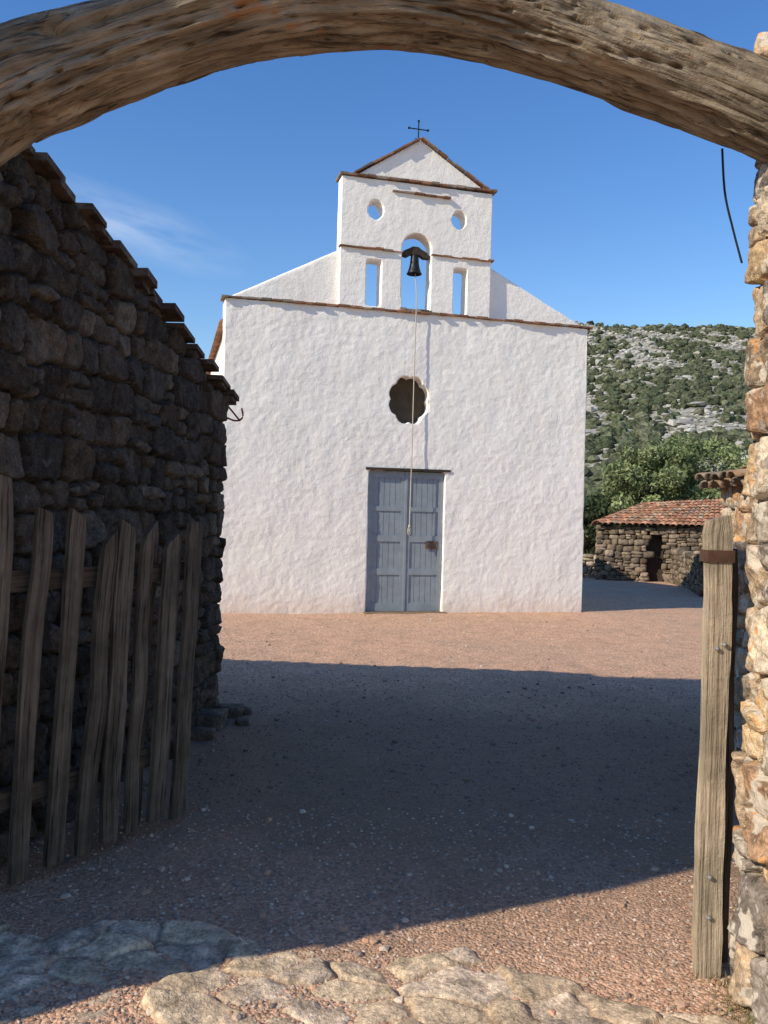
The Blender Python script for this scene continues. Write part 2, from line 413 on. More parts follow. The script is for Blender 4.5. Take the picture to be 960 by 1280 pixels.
mk('stone_threshold',np.c_[p,Z],np.stack([i,i+1,i+1+nx,i+nx],1),mat_stone('threshold_stone',(((.54,.39,.26),.58,3,.6),((.40,.34,.27),.64,6,.5)),.5,.04),None,C)

# ---------------- church ----------------
church=empty('white_church',(-2.47,12.88,0),math.atan2(.249,.968))
def plate(name,outer,holes,y0,y1,voxel,amp,mat=M_lime,seed=0):
    cu=bpy.data.curves.new(name,'CURVE');cu.dimensions='2D';cu.fill_mode='BOTH';cu.extrude=(y1-y0)/2
    for pl in [outer]+holes:
        sp=cu.splines.new('POLY');sp.points.add(len(pl)-1)
        for k,(a,b) in enumerate(pl): sp.points[k].co=(a,b,0,1)
        sp.use_cyclic_u=True
    ob=bpy.data.objects.new(name+'_c',cu);COL.objects.link(ob)
    dg=bpy.context.evaluated_depsgraph_get();me=bpy.data.meshes.new_from_object(ob.evaluated_get(dg))
    bpy.data.objects.remove(ob)
    bm=bmesh.new();bm.from_mesh(me)
    for v in bm.verts: v.co=Vector((v.co.x,v.co.z+(y0+y1)/2,v.co.y))
    bmesh.ops.remove_doubles(bm,verts=bm.verts,dist=1e-4)
    bmesh.ops.recalc_face_normals(bm,faces=bm.faces);bm.to_mesh(me);bm.free()
    o2=bpy.data.objects.new(name,me);COL.objects.link(o2)
    md=o2.modifiers.new('r','REMESH');md.mode='VOXEL';md.voxel_size=voxel
    dg=bpy.context.evaluated_depsgraph_get();me2=bpy.data.meshes.new_from_object(o2.evaluated_get(dg))
    o2.modifiers.clear();o2.data=me2
    n=len(me2.vertices);co=np.zeros(n*3);me2.vertices.foreach_get('co',co);co=co.reshape(-1,3)
    no=np.zeros(n*3);me2.vertices.foreach_get('normal',no);no=no.reshape(-1,3)
    d=amp*(1.7*fbm(co*1.1+seed,3,2)+.75*fbm(co*np.array([4.5,4.5,3.2])+seed,4,4)+.6*fbm(co*15+seed,3,7))
    co=co+no*d[:,None];me2.vertices.foreach_set('co',co.ravel());me2.update()
    me2.polygons.foreach_set('use_smooth',[True]*len(me2.polygons))
    me2.materials.clear();me2.materials.append(mat);o2.parent=church;return o2
def ell(cx,cz,rx,rz,n=28,wob=.03): return [(cx+rx*(1+wob*math.sin(3*t+cx))*math.cos(t),cz+rz*(1+wob*math.cos(4*t))*math.sin(t)) for t in [2*math.pi*k/n for k in range(n)]]
def lobed(cx,cz,rx,rz):
    out=[]
    for k in range(96):
        t=2*math.pi*k/96;w=.90+.13*abs(math.sin(4*t))**.7
        out.append((cx+rx*w*math.cos(t),cz+rz*w*math.sin(t)))
    return out
WX=6.05
plate('facade_wall',[(0,-.3),(WX,-.3),(WX-.03,4.79),(-.02,4.79)],
      [[(2.295,-.15),(3.55,-.15),(3.555,2.27),(2.295,2.26)],lobed(2.926,3.40,.335,.385)],0,.5,.020,.0088)
plate('left_shoulder',[(.05,4.76),(1.80,4.76),(1.80,5.74),(.05,4.83)],[],.10,.36,.028,.006,seed=5)
plate('right_shoulder',[(4.2,4.76),(5.98,4.76),(5.98,4.83),(4.2,5.71)],[],.10,.36,.028,.006,seed=9)
arch=[(2.752,4.84),(3.218,4.84)]+[(2.985+.243*math.cos(t),5.82+.243*math.sin(t)) for t in np.linspace(0,math.pi,16)]
plate('bell_gable',[(1.73,4.75),(4.265,4.75),(4.25,6.86),(1.735,6.86)],
      [arch,[(2.169,4.85),(2.40,4.85),(2.40,5.58),(2.169,5.58)],[(3.62,4.83),(3.84,4.83),(3.84,5.57),(3.62,5.57)],
       ell(2.293,6.37,.125,.155),ell(3.683,6.36,.12,.148)],.0,.30,.022,.005,seed=3)
plate('pediment',[(1.97,6.9),(4.12,6.9),(3.0,7.58)],[],.03,.28,.022,.005,seed=4)
def bricks(a,p0,p1,y0,y1,th,L=.17):
    p0=np.array(p0,float);p1=np.array(p1,float);T=np.linalg.norm(p1-p0);d=(p1-p0)/T;up=np.array([-d[1],d[0]]);x=0
    while x<T-.02:
        l=min(L*rng.uniform(.7,1.25),T-x);q=p0+d*x+up*rng.uniform(-.007,.007);r=rng.uniform(-.025,.02);th_=th*rng.uniform(.75,1.15)
        c=np.array([.30,.155,.095])*rng.uniform(.55,1.25)
        if rng.random()<.35: c=np.array([.28,.22,.17])*rng.uniform(.7,1.2)
        a.box((q[0],y0+r,q[1]),(d[0]*l*.96,0,d[1]*l*.96),(0,y1-y0,0),(up[0]*th_,0,up[1]*th_),c);x+=l
a=Acc()
bricks(a,(-.07,4.785),(WX+.05,4.785),-.045,.30,.030)
bricks(a,(1.70,6.855),(4.32,6.875),-.05,.34,.034)
bricks(a,(1.72,5.735),(2.745,5.735),-.03,.1,.022);bricks(a,(3.23,5.735),(4.29,5.73),-.03,.1,.022)
bricks(a,(2.55,6.675),(3.52,6.675),-.045,.08,.026)
bricks(a,(1.93,6.90),(3.0,7.585),-.03,.33,.028);bricks(a,(3.0,7.585),(4.17,6.90),-.03,.33,.028)
bricks(a,(2.72,4.80),(3.25,4.80),-.05,.28,.05,.12)
for k in range(40):
    a.box((-.06,.5+k*.24,4.52),(.2,0,.03),(0,.225,0),(0,0,.03),np.array([.32,.18,.12])*rng.uniform(.6,1.2))
a.mesh('brick_courses',M_tile,church,False)
a=Acc();BL=10
a.box((.06,.45,-.5),(.4,0,0),(0,BL,0),(0,0,5.01));a.box((WX-.46,.45,-.5),(.4,0,0),(0,BL,0),(0,0,5.03));a.box((.06,BL+.44,-.5),(WX-.12,0,0),(0,.4,0),(0,0,5.01))
a.mesh('nave_walls',M_lime,church,False)
a=Acc()
a.add([(-.02,.36,4.53),(-.02,BL+1,4.53),(3.0,BL+1,4.84),(3.0,.36,4.84),(WX+.05,.36,4.55),(WX+.05,BL+1,4.55)],[[0,3,2,1],[3,4,5,2]],(.34,.2,.14))
a.mesh('nave_roof',M_tile,church,False)
a=Acc();a.box((.4,.5,-.02),(5.3,0,0),(0,9.8,0),(0,0,.03));a.mesh('nave_floor',M_in,church,False)
a=Acc();a.box((2.5,.24,2.9),(.85,0,0),(0,.03,0),(0,0,1.0));a.mesh('window_board',M_shut,church,False)
a=Acc();y=.075
for (x0,x1) in((2.30,2.917),(2.927,3.545)):
    w=x1-x0
    a.box((x0,y,.02),(w,0,0),(0,.04,0),(0,0,2.24))
    st=.075
    a.box((x0,y-.022,.02),(st,0,0),(0,.03,0),(0,0,2.235));a.box((x1-st,y-.022,.02),(st,0,0),(0,.03,0),(0,0,2.235))
    for (z0,hh) in((.021,.13),(.60,.10),(1.13,.10),(1.62,.07),(2.15,.105)):
        a.box((x0+st,y-.0215,z0),(w-2*st,0,0),(0,.03,0),(0,0,hh))
    npk=5;pw=(w-2*st)/npk
    for k in range(npk): a.box((x0+st+k*pw+.004,y-.008,.15),(pw-.008,0,0),(0,.02,0),(0,0,2.0))
a.box((2.905,y-.034,.02),(.036,0,0),(0,.03,0),(0,0,2.235))
a.mesh('door_leaves',M_door,church,False)
a=Acc();a.box((3.27,y-.03,1.02),(.2,0,0),(0,.006,0),(0,0,.13));a.mesh('door_notice',M_note,church,False)
a=Acc();a.box((2.24,-.02,2.262),(1.40,0,.005),(0,.35,0),(0,0,.04));a.mesh('door_lintel',M_darkwood,church,False)
a=Acc();a.box((2.25,-.12,-.05),(1.36,0,0),(0,.35,0),(0,0,.065));a.mesh('door_step',M_mort_t,church,False)
a=Acc()
for pts,r in(([(3,.15,7.55),(3,.15,7.93)],.011),([(2.84,.15,7.80),(3.16,.15,7.80)],.009),([(2.94,.15,7.64),(3.06,.15,7.64)],.006)):
    V,Fq=tube(pts,[r]*2,6);a.add(V,Fq)
for c in((2.84,7.80),(3.16,7.80),(3,7.93)):
    a.box((c[0]-.015,.14,c[1]-.015),(.03,0,0),(0,.02,0),(0,0,.03))
a.mesh('iron_cross',M_iron,church,False)
prof=[(0,.33),(.045,.325),(.06,.30),(.066,.25),(.072,.17),(.085,.10),(.105,.04),(.125,0),(.118,-.005),(.10,.03),(.0,.2)]
V=[];Fq=[];sg=28
for (r,zz) in prof:
    for k in range(sg): V.append((2.975+r*math.cos(6.2832*k/sg),.10+r*math.sin(6.2832*k/sg),5.44+zz))
for j in range(len(prof)-1):
    for k in range(sg): Fq.append([j*sg+k,j*sg+(k+1)%sg,(j+1)*sg+(k+1)%sg,(j+1)*sg+k])
a=Acc();a.add(V,Fq);V,Fq=tube([(2.975,.1,5.6),(2.975,.1,5.42)],[.01,.022],8);a.add(V,Fq);a.mesh('bell',M_bronze,church)
hs=[(2.755,5.72),(2.78,5.79),(2.86,5.83),(2.93,5.87),(3.02,5.87),(3.08,5.83),(3.17,5.79),(3.21,5.70),(3.12,5.70),(3.05,5.74),(2.91,5.745),(2.84,5.70)]
V=[(x,.05,z) for x,z in hs]+[(x,.16,z) for x,z in hs]
me=bpy.data.meshes.new('bell_headstock');nn=len(hs);me.from_pydata(V,[],[list(range(nn)),list(range(2*nn-1,nn-1,-1))]+[[k,k+nn,(k+1)%nn+nn,(k+1)%nn] for k in range(nn)]);me.materials.append(M_darkwood)
o=bpy.data.objects.new('bell_headstock',me);COL.objects.link(o);o.parent=church
a=Acc();V,Fq=tube([(2.72,.1,5.755),(3.25,.1,5.755)],[.012,.012],8);a.add(V,Fq)
a.mesh('bell_axle',M_iron,church)
a=Acc()
pts=spl([(2.985,.08,5.44),(2.985,-.03,5.1),(2.975,-.075,4.78),(2.97,-.07,4.2),(2.965,-.075,3.2),(2.96,-.08,2.2),(2.955,-.08,1.36)],60)
V,Fq=tube(pts,[.0085]*60,6);a.add(V,Fq)
pts=spl([(2.955,-.08,1.40),(2.93,-.085,1.33),(2.935,-.09,1.26),(2.965,-.085,1.25),(2.975,-.08,1.32),(2.95,-.08,1.38)],24)
V,Fq=tube(pts,[.009]*24,6);a.add(V,Fq)
for zz in(1.37,1.30): V,Fq=tube([(2.955,-.08,zz),(2.955,-.08,zz+.04)],[.022,.018],8);a.add(V,Fq)
a.mesh('bell_rope',M_rope,church)

# ---------------- left stone building ----------------
lb=empty('stone_outbuilding')
wallx=lambda y:-1.27-.152*(6.6-y)
ztop=lambda y:2.45+.235*(6.6-y)+.02*max(0,(6.6-y)*(y-2.6))
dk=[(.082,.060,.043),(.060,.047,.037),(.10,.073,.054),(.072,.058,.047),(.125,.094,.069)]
Pn=(wallx(2.75),2.75);Pf=(wallx(6.6),6.6);L=math.dist(Pn,Pf)
def zt_(s): return ztop(2.75+3.85*s/L)-.02 if s<L else ztop(6.6)-.05
relief('rubble_wall',[Pn,Pf,(-5,7.0)],1,-.1,zt_,3.6,(.13,.24),(.15,.36),.0125,.05,dk,(.022,.017,.013),M_dark,lb,joint=.03,rough=.028,seed=2)
V=[(wallx(2.75)-.02,2.75,-.2),(wallx(6.6)-.04,6.56,-.2),(-5,6.9,-.2),(-5,2.75,-.2)]
V+=[(V[0][0],V[0][1],ztop(2.75)-.07),(V[1][0],V[1][1],ztop(6.6)-.07),(-5,6.9,ztop(6.9)-.07),(-5,2.75,ztop(2.75)-.07)]
mk('wall_core',V,[[0,1,5,4],[1,2,6,5],[2,3,7,6],[3,0,4,7],[4,5,6,7]],M_mort_d,lb,smooth=False)
def tile_roof(acc,E0,E1,R0,R1,nc,nr,lift=.03,cols=((.36,.19,.12),(.42,.24,.15),(.30,.17,.12),(.33,.26,.19)),seg=6,ov=1.2,jit=.01):
    E0,E1,R0,R1=[np.array(q,float) for q in(E0,E1,R0,R1)]
    N=np.cross(E1-E0,R0-E0);N/=np.linalg.norm(N); N=N if N[2]>0 else -N
    bl=lambda u,v:(E0*(1-u)+E1*u)*(1-v)+(R0*(1-u)+R1*u)*v
    for i in range(nc):
        for j in range(nr):
            u=(i+.5)/nc;v0=j/nr-(.1/nr if j else .2/nr);v1=min((j+ov)/nr,1.02)
            A=bl(u,v0);B=bl(u,v1);T=(B-A);T/=np.linalg.norm(T);W=np.cross(T,N);W/=np.linalg.norm(W)
            r=np.linalg.norm(bl(u+.5/nc,v0)-bl(u-.5/nc,v0))*.56
            jj=rng.uniform(-jit,jit,3);A=A+N*(lift+rng.uniform(-.006,.008))+jj;B=B+N*.004+jj*.5
            V=[]
            for (Q,rr) in((A,r),(B,r*.86),(A,r-.016),(B,r*.86-.016)):
                for k in range(seg+1):
                    t=math.pi*k/seg;V.append(Q+W*math.cos(t)*rr+N*math.sin(t)*rr*.62)
            s=seg+1;Fq=[]
            for k in range(seg):
                Fq+=[[k,k+1,s+k+1,s+k],[2*s+k,3*s+k,3*s+k+1,2*s+k+1],[k,2*s+k,2*s+k+1,k+1]]
            Fq+=[[0,s,3*s,2*s],[seg,2*s+seg,3*s+seg,s+seg]]
            acc.add(V,Fq,np.array(cols[rng.integers(len(cols))])*rng.uniform(.6,1.2))
a=Acc()
tile_roof(a,(wallx(6.75)-.06,6.64,ztop(6.7)-.03),(-5,7.0,ztop(6.9)-.02),(wallx(2.6)-.06,2.6,ztop(2.6)-.03),(-5,2.6,ztop(2.6)-.03),18,13,lift=.03,cols=((.17,.11,.08),(.2,.14,.10),(.13,.10,.08)))
a.mesh('tile_roof',M_tile,lb)
a=Acc();y=6.68
while y>2.7:
    l=rng.uniform(.16,.30);x=wallx(y);t_=rng.uniform(.028,.045)
    a.box((x-.25,y-l,ztop(y)-.02+l*.235),(.34+rng.uniform(-.03,.035),rng.uniform(-.02,.02),rng.uniform(-.01,.01)),(0,l*1.12,-l*.12),(0,0,t_),np.array([.10,.07,.052])*rng.uniform(.7,1.3))
    if rng.random()<.55: a.box((x-.25,y-l*.8,ztop(y)-.055+l*.235),(.30+rng.uniform(-.03,.035),0,0),(0,l*.8,-l*.1),(0,0,t_*.9),np.array([.09,.066,.052])*rng.uniform(.7,1.3))
    y-=l
a.mesh('verge_slabs',M_tile,lb,False)
a=Acc()
V,Fq=tube(spl([(-1.24,6.60,2.30),(-1.17,6.64,2.28),(-1.12,6.64,2.31),(-1.13,6.64,2.38)],12),[.007]*12,6);a.add(V,Fq)
V,Fq=tube([(-1.22,6.58,2.38),(-1.14,6.64,2.28)],[.007]*2,6);a.add(V,Fq)
a.mesh('red_bracket',M_red,lb)
# added unseen house casting the courtyard shade; front bulged to shape the shadow edge
th=empty('shadow_caster_house')
HX=-2.75;HY0=1.70;HY1=4.32;HZ=5.0
prof=[(HY0,-.2),(HY0,1.5),(HY0-.36,3.1),(HY0-.36,HZ),(HY1,HZ),(HY1,-.2)]
V=[(HX,y_,z_) for y_,z_ in prof]+[(-8,y_,z_) for y_,z_ in prof]
me=bpy.data.meshes.new('shadow_caster_walls');nn=6;me.from_pydata(V,[],[list(range(nn)),list(range(2*nn-1,nn-1,-1))]+[[k,k+nn,(k+1)%nn+nn,(k+1)%nn] for k in range(nn)]);me.materials.append(M_mort_d)
o=bpy.data.objects.new('shadow_caster_walls',me);COL.objects.link(o);o.parent=th
a=Acc()
rubble(a,(HX,HY0+.1),(HX,HY1-.1),(1,0),0,lambda s:HZ-.1,(.2,.3),(.25,.45),.04,dk,tmpl=1)
a.mesh('shadow_caster_facing',M_dark,th)
a=Acc();tile_roof(a,(-8,HY0-.38,HZ),(HX+.06,HY0-.38,HZ),(-8,HY1+.02,HZ+.12),(HX+.06,HY1+.02,HZ+.12),24,8);a.mesh('tile_roof',M_tile,th)
# ---------------- gate ----------------
gate=empty('wooden_arch_gateway')
relief('left_stone_pier',[(-2.7,2.47),(-1.74,2.47),(-1.74,3.1)],1,-.05,lambda s:2.62,2.7,(.14,.26),(.18,.34),.03,.05,[(.3,.25,.2),(.25,.2,.16)],(.1,.08,.06),M_dark,gate,seed=5)
a=Acc();a.box((-2.75,2.49,-.1),(.99,0,0),(0,.6,0),(0,0,2.72));a.mesh('left_pier_core',M_mort_d,gate,False)
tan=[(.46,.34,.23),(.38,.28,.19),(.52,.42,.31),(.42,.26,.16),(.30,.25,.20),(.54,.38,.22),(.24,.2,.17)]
relief('right_stone_pier',[(2.6,2.93),(1.268,2.90),(1.285,1.9)],1,-.05,lambda s:3.22,3.25,(.10,.24),(.13,.32),.008,.055,tan,(.40,.30,.20),M_tan,gate,joint=.022,rough=.034,seed=7)
a=Acc();a.box((1.32,1.9,-.1),(1.4,0,0),(0,.96,0),(0,0,3.3));a.mesh('right_pier_core',M_mort_t,gate,False)
ctrl=[(-1.95,2.74,2.42),(-1.55,2.72,2.69),(-1.25,2.70,2.88),(-.95,2.72,3.02),(-.66,2.75,3.14),(-.33,2.78,3.25),(0,2.8,3.285),(.32,2.83,3.265),(.60,2.84,3.19),(.96,2.83,3.065),(1.20,2.80,2.955),(1.5,2.76,2.80)]
n=520;sg=120;C0=spl(ctrl,n);s=np.r_[0,np.cumsum(np.linalg.norm(np.diff(C0,axis=0),axis=1))]
rr=np.interp(s,[0,.8,1.3,2.0,2.6,3.2,3.6,4.2],[.18,.168,.152,.145,.14,.138,.138,.14])
ii=np.repeat(np.arange(n),sg);tt=np.tile(2*np.pi*np.arange(sg)/sg,n)
T=np.gradient(C0,axis=0);T/=np.linalg.norm(T,axis=1)[:,None];AY=np.array([0,1.,0])-T*T[:,1:2];AY/=np.linalg.norm(AY,axis=1)[:,None];AZ=-np.cross(T,AY)
cs=np.c_[s[ii],np.cos(tt),np.sin(tt)]
wv=cs.copy();wv[:,1]+=.25*fbm(cs*np.array([1.3,1,1]),3,31);wv[:,2]+=.25*fbm(cs*np.array([1.3,1,1])+5,3,32)
d=.17*fbm(wv*np.array([2.0,1.1,1.1]),3,1)+.12*fbm(wv*np.array([1.3,5,5]),4,2)+.08*fbm(wv*np.array([2.4,17,17]),3,3)
crk=np.abs(fbm(wv*np.array([.55,2.6,2.6])+4,3,6));d-=.26*np.clip(1-crk/.035,0,1)**1.3
crk=np.abs(fbm(wv*np.array([.9,5.5,5.5])+14,2,8));d-=.10*np.clip(1-crk/.04,0,1)
d+=.30*np.clip(fbm(wv*np.array([3.0,1.8,1.8])+7,3,9)-.28,0,1)
d-=.40*np.clip(fbm(wv*np.array([2.2,1.9,1.9])+27,3,19)-.36,0,1)
VV=C0[ii]+(AY[ii]*np.cos(tt)[:,None]*1.05+AZ[ii]*np.sin(tt)[:,None]*.95)*(rr[ii]*(1+d))[:,None]
F=[[i*sg+k,i*sg+(k+1)%sg,(i+1)*sg+(k+1)%sg,(i+1)*sg+k] for i in range(n-1) for k in range(sg)]
mk('arched_beam',VV,F,M_beam,gate,g=np.c_[wv[:,0],wv[:,1]*.15,wv[:,2]*.15])
def plank(acc,base,dirw,height,w,t,lean=(0,0),top=0,nseg=14,warp=.006):
    base=np.array(base,float);dw=np.array([dirw[0],dirw[1],0]);dw/=np.linalg.norm(dw);dn=np.array([dw[1],-dw[0],0]);sd=rng.random()*50
    V=[];G=[]
    for i in range(nseg+1):
        f=i/nseg;z=f*height;c=base+np.array([lean[0]*f,lean[1]*f,z])
        o1=warp*vn([[z*3,sd,0]])[0]*1.5;o2=warp*vn([[z*3,sd,7]])[0]
        ww=w*(1+.12*vn([[z*5,sd,3]])[0]+.05*vn([[z*17,sd,3]])[0])
        for (a_,b_) in((-.5,-.5),(.5,-.5),(.5,.5),(-.5,.5)):
            zz=np.array([0,0,(top*a_*2 if i==nseg else 0)])
            V.append(c+dw*(a_*ww*(.8 if i==nseg else 1)+o1)+dn*(b_*t+o2)+zz);G.append((a_*ww+sd,b_*t,z))
    Fq=[[i*4+k,i*4+(k+1)%4,(i+1)*4+(k+1)%4,(i+1)*4+k] for i in range(nseg) for k in range(4)]+[[3,2,1,0],[nseg*4+k for k in range(4)]]
    acc.add(V,Fq,g=G)
pg=empty('picket_gate')
a=Acc();B0=np.array([-1.51,3.54]);D=np.array([.52,.855])
for t,h in((-.17,1.64),(.0,1.54),(.178,1.51),(.335,1.42),(.475,1.46),(.604,1.42),(.70,1.47),(.772,1.38),(.918,1.49)):
    b=B0+D*t+np.array([.03,-.02])*(1 if t!=.70 else -1.4)
    le=.09+rng.uniform(-.035,.035)
    plank(a,(b[0],b[1],.04+rng.uniform(-.02,.03)),D,h,rng.uniform(.066,.095),.026,(D[0]*le,D[1]*le),rng.uniform(-.03,.035),22,.007)
for z0 in(.36,1.27):
    q0=B0+D*-.25;q1=B0+D*1.0
    V=[];G=[];o=np.array([-.855,.52])*.018
    for m_,q in enumerate((q0,q1)):
        for (dz,k) in((-.045,0),(.045,0),(.045,1),(-.045,1)):
            p_=q+o*(1 if k==0 else 3)+D*(.09*z0/1.5);V.append((p_[0],p_[1],z0+dz));G.append((z0+dz,k*.03,m_*1.25))
    a.add(V,[[0,1,5,4],[1,2,6,5],[2,3,7,6],[3,0,4,7],[0,3,2,1],[4,5,6,7]],g=G)
a.mesh('pickets_and_rails',M_picket,pg,False)
rg=empty('gate_post')
a=Acc();plank(a,(1.175,2.99,-.03),(1,.05),1.64,.084,.045,(0.0,0),.01,30,.006);a.mesh('front_plank',M_post,rg,False)
a=Acc();plank(a,(1.262,3.10,-.0),(1,.1),1.5,.04,.05,(0.0,0),0,14,.004)
a.mesh('rear_batten',M_picket,rg,False)
a=Acc();a.box((1.127,2.958,1.455),(.098,.005,0),(-.002,.07,0),(0,0,.042));a.mesh('iron_band',M_rust,rg,False)
a=Acc()
for (x,z) in((1.17,1.155),(1.165,.36),(1.195,1.17),(1.165,.22)):
    V,Fq=tube([(x,2.975,z),(x,2.955,z)],[.008,.008],8);a.add(V,Fq)
    V,Fq=tube([(x,2.955,z),(x,2.951,z)],[.008,.0005],8);a.add(V,Fq)
a.mesh('bolts',M_bolt,rg)
a=Acc();V,Fq=tube(spl([(1.13,2.93,2.88),(1.155,2.96,2.74),(1.19,2.97,2.62),(1.225,2.97,2.50)],14),[.004]*14,5);a.add(V,Fq);a.mesh('hanging_cable',M_iron)
sw=empty('tile_capped_stone_wall')
relief('rubble_wall',[(2.26,5.6),(2.26,5.0),(4.4,5.15)],1,-.05,lambda s:1.84,1.9,(.12,.22),(.16,.32),.016,.05,tan,(.25,.19,.13),M_tan,sw,seed=12)
a=Acc();a.box((2.28,5.03,-.1),(2.1,.15,0),(0,.5,0),(0,0,1.9));a.mesh('wall_core',M_mort_t,sw,False)
a=Acc();tc_=((.26,.17,.11),(.32,.21,.14),(.22,.17,.13))
tile_roof(a,(2.12,4.98,1.84),(2.12,5.62,1.84),(3.5,5.0,2.12),(3.5,5.8,2.12),5,5,lift=.03,cols=tc_);
tile_roof(a,(2.16,4.98,1.80),(2.16,5.62,1.80),(3.5,5.0,2.07),(3.5,5.8,2.07),4,4,lift=.02,cols=tc_);a.mesh('tile_coping',M_tile,sw)

# ---------------- hut ----------------
hut=empty('stone_hut')
hc_=[(.18,.135,.09),(.24,.18,.125),(.14,.11,.08),(.30,.235,.17)]  # stone colours darkened to stand in for shade on the hut
a=Acc()
H0=np.array([6.87,27.0]);H1=np.array([12.2,25.4]);hd=(H1-H0)/np.linalg.norm(H1-H0);dr0,dr1=1.45,2.0
for (s0,s1,zt) in((0,dr0,1.36),(dr1,5.5,1.40)):
    rubble(a,H0+hd*s0,H0+hd*s1,(-.3,-1),-.45,lambda s,zt=zt:zt,(.10,.2),(.15,.36),.12,hc_,tmpl=1)
rubble(a,H0+hd*dr0,H0+hd*dr1,(-.3,-1),1.1,lambda s:1.36,(.10,.14),(.3,.5),.12,hc_,tmpl=1)
rubble(a,H0,(8.0,30.8),(-1,0),-.5,lambda s:1.34,(.12,.22),(.18,.4),.12,hc_,tmpl=1)
rubble(a,(12.2,25.4),(13.2,29),(1,0),-.5,lambda s:1.34,(.12,.22),(.18,.4),.12,hc_,tmpl=1)
a.mesh('rubble_wall',M_hut,hut)
a=Acc()
for (s0,s1,z0,z1) in((.05,dr0,-.6,1.36),(dr1,5.5,-.6,1.38),(dr0,dr1,1.12,1.36)):
    p=H0+hd*s0;a.box((p[0],p[1]+.03,z0),(hd[0]*(s1-s0),hd[1]*(s1-s0),0),(.12,.4,0),(0,0,z1-z0))
a.mesh('wall_core',M_mort_d,hut,False)
a=Acc();p=H0+hd*dr0;a.box((p[0],p[1]+.3,-.5),(hd[0]*.55,hd[1]*.55,0),(0,.04,0),(0,0,1.62));a.mesh('plank_door',M_darkwood,hut,False)
a=Acc();E0=(6.72,26.75,1.38);E1=(12.6,25.0,1.42);R0=(8.9,29.3,2.12);R1=(12.9,28.2,2.42)
tile_roof(a,E0,E1,R0,R1,34,9,lift=.04,cols=((.46,.22,.13),(.52,.28,.17),(.38,.19,.12),(.40,.30,.21)))
tile_roof(a,(7.9,31.2,1.38),E0,(8.95,29.4,2.10),R0,14,7,lift=.04,cols=((.44,.22,.14),(.36,.19,.13)))
tile_roof(a,(7.9,31.2,1.38),(13.3,30.9,1.38),(8.9,29.3,2.12),(12.9,28.2,2.42),26,7,lift=.04)
a.mesh('tile_roof',M_tile,hut)
a=Acc();a.add([E0,E1,R1,R0],[[0,1,2,3]],(.1,.07,.05));a.mesh('roof_boards',M_tile,hut,False)
dw=empty('dry_stone_wall');a=Acc()
rubble(a,(8.9,25.9),(8.2,22.3),(-1,0),-.45,lambda s:.70,(.12,.2),(.16,.34),.14,hc_,tmpl=1)
rubble(a,(8.2,22.3),(7.35,19.3),(-1,.3),-.3,lambda s:.80,(.12,.2),(.16,.34),.14,hc_,tmpl=1)
rubble(a,(7.35,19.3),(9.5,18.3),(0,-1),-.3,lambda s:.85,(.12,.2),(.16,.34),.14,hc_,tmpl=1)
a.mesh('rubble',M_hut,dw)
dw=empty('dry_stone_wall');a=Acc()
rubble(a,(4.5,29.2),(7.4,28.6),(0,-1),-.5,lambda s:.35,(.14,.24),(.18,.4),.2,[(.42,.35,.26),(.36,.30,.23)],tmpl=1)
a.mesh('rubble',M_hut,dw)
a=Acc()
for (x,y,r) in((-1.14,6.55,.10),(-1.26,6.2,.13),(-1.22,5.9,.08),(-1.0,6.3,.05),(-1.4,5.3,.07),(-1.05,6.62,.06)):
    stone(a,(x,y,r*.3),np.eye(3),(r,r*.8,r*.55),(.16,.12,.09),round_=.3,amp=.25)
a.mesh('fallen_rocks',M_dark)

# ---------------- hill ----------------
def hillz(x,y):
    b=np.clip((x+45-.0*y)/120,0,1);b=b*b*(3-2*b)
    t=np.clip((y-55)/300,0,1);a_=t**1.25
    back=np.clip(1-(y-360)/260,0,1)
    q=np.stack([x/60,y/60,0*x],1);w=np.clip((y-60)/60,0,1)
    q2=np.stack([x/22,y/22,0*x],1);q4=np.stack([x/6,y/6,0*x],1)
    return np.where(y<=360,a_*82,82*1.02*back)*b+ b*w*(5*fbm(q,3,5)+3.0*np.abs(fbm(q2,3,6))+1.2*np.abs(fbm(q4,2,9)))*(.3+.7*np.clip((y-55)/200,0,1))-2.2
xs=np.r_[np.arange(-60,40,5),np.arange(40,230,1.5),np.arange(230,620,12)];ys=np.r_[np.arange(50,380,1.9),np.arange(380,640,12)]
X,Y=np.meshgrid(xs,ys);p=np.stack([X.ravel(),Y.ravel()],1);nx=len(xs);ny=len(ys)
i=(np.arange(nx-1)[None,:]+nx*np.arange(ny-1)[:,None]).ravel()
def mat_hill():
    m,nt,b=newmat('limestone_hillside',.95,.05);c=coord(nt)
    col=nt.mix(nt.ramp(nt.noise(c,.35,9,.8),[(.38,0),(.52,1)]),(.16,.155,.10),(.38,.36,.31))
    col=nt.mix(nt.ramp(nt.noise(c,1.2,7,.8),[(.5,0),(.62,.7)]),col,(.13,.135,.085))
    nt.L(col,b.inputs['Base Color']);return m
mk('hill',np.c_[p,hillz(p[:,0],p[:,1])],np.stack([i,i+1,i+1+nx,i+nx],1),mat_hill())
n=17000
yy=np.sqrt(rng.uniform(62**2,375**2,n));xx=yy*rng.uniform(.05,.75,n)
cl=fbm(np.stack([xx/11,yy/18,0*xx],1),3,21);up=np.clip((yy-60)/300,0,1)
keep=cl+.22*rng.standard_normal(n)>(-.28+.42*up**.6)
xx,yy=xx[keep],yy[keep];n=len(xx)
cb=np.array([[.08,.092,.052],[.095,.105,.062],[.06,.072,.042],[.115,.12,.075]])[rng.integers(4,size=n)]*rng.uniform(.65,1.3,(n,1))
scatter('hillside_scrub',np.stack([xx,yy,hillz(xx,yy)],1),rng.uniform(.45,1.45,n),cb,M_scrub,I2V,I2F,flat=.85,jit=.25)
n=9000
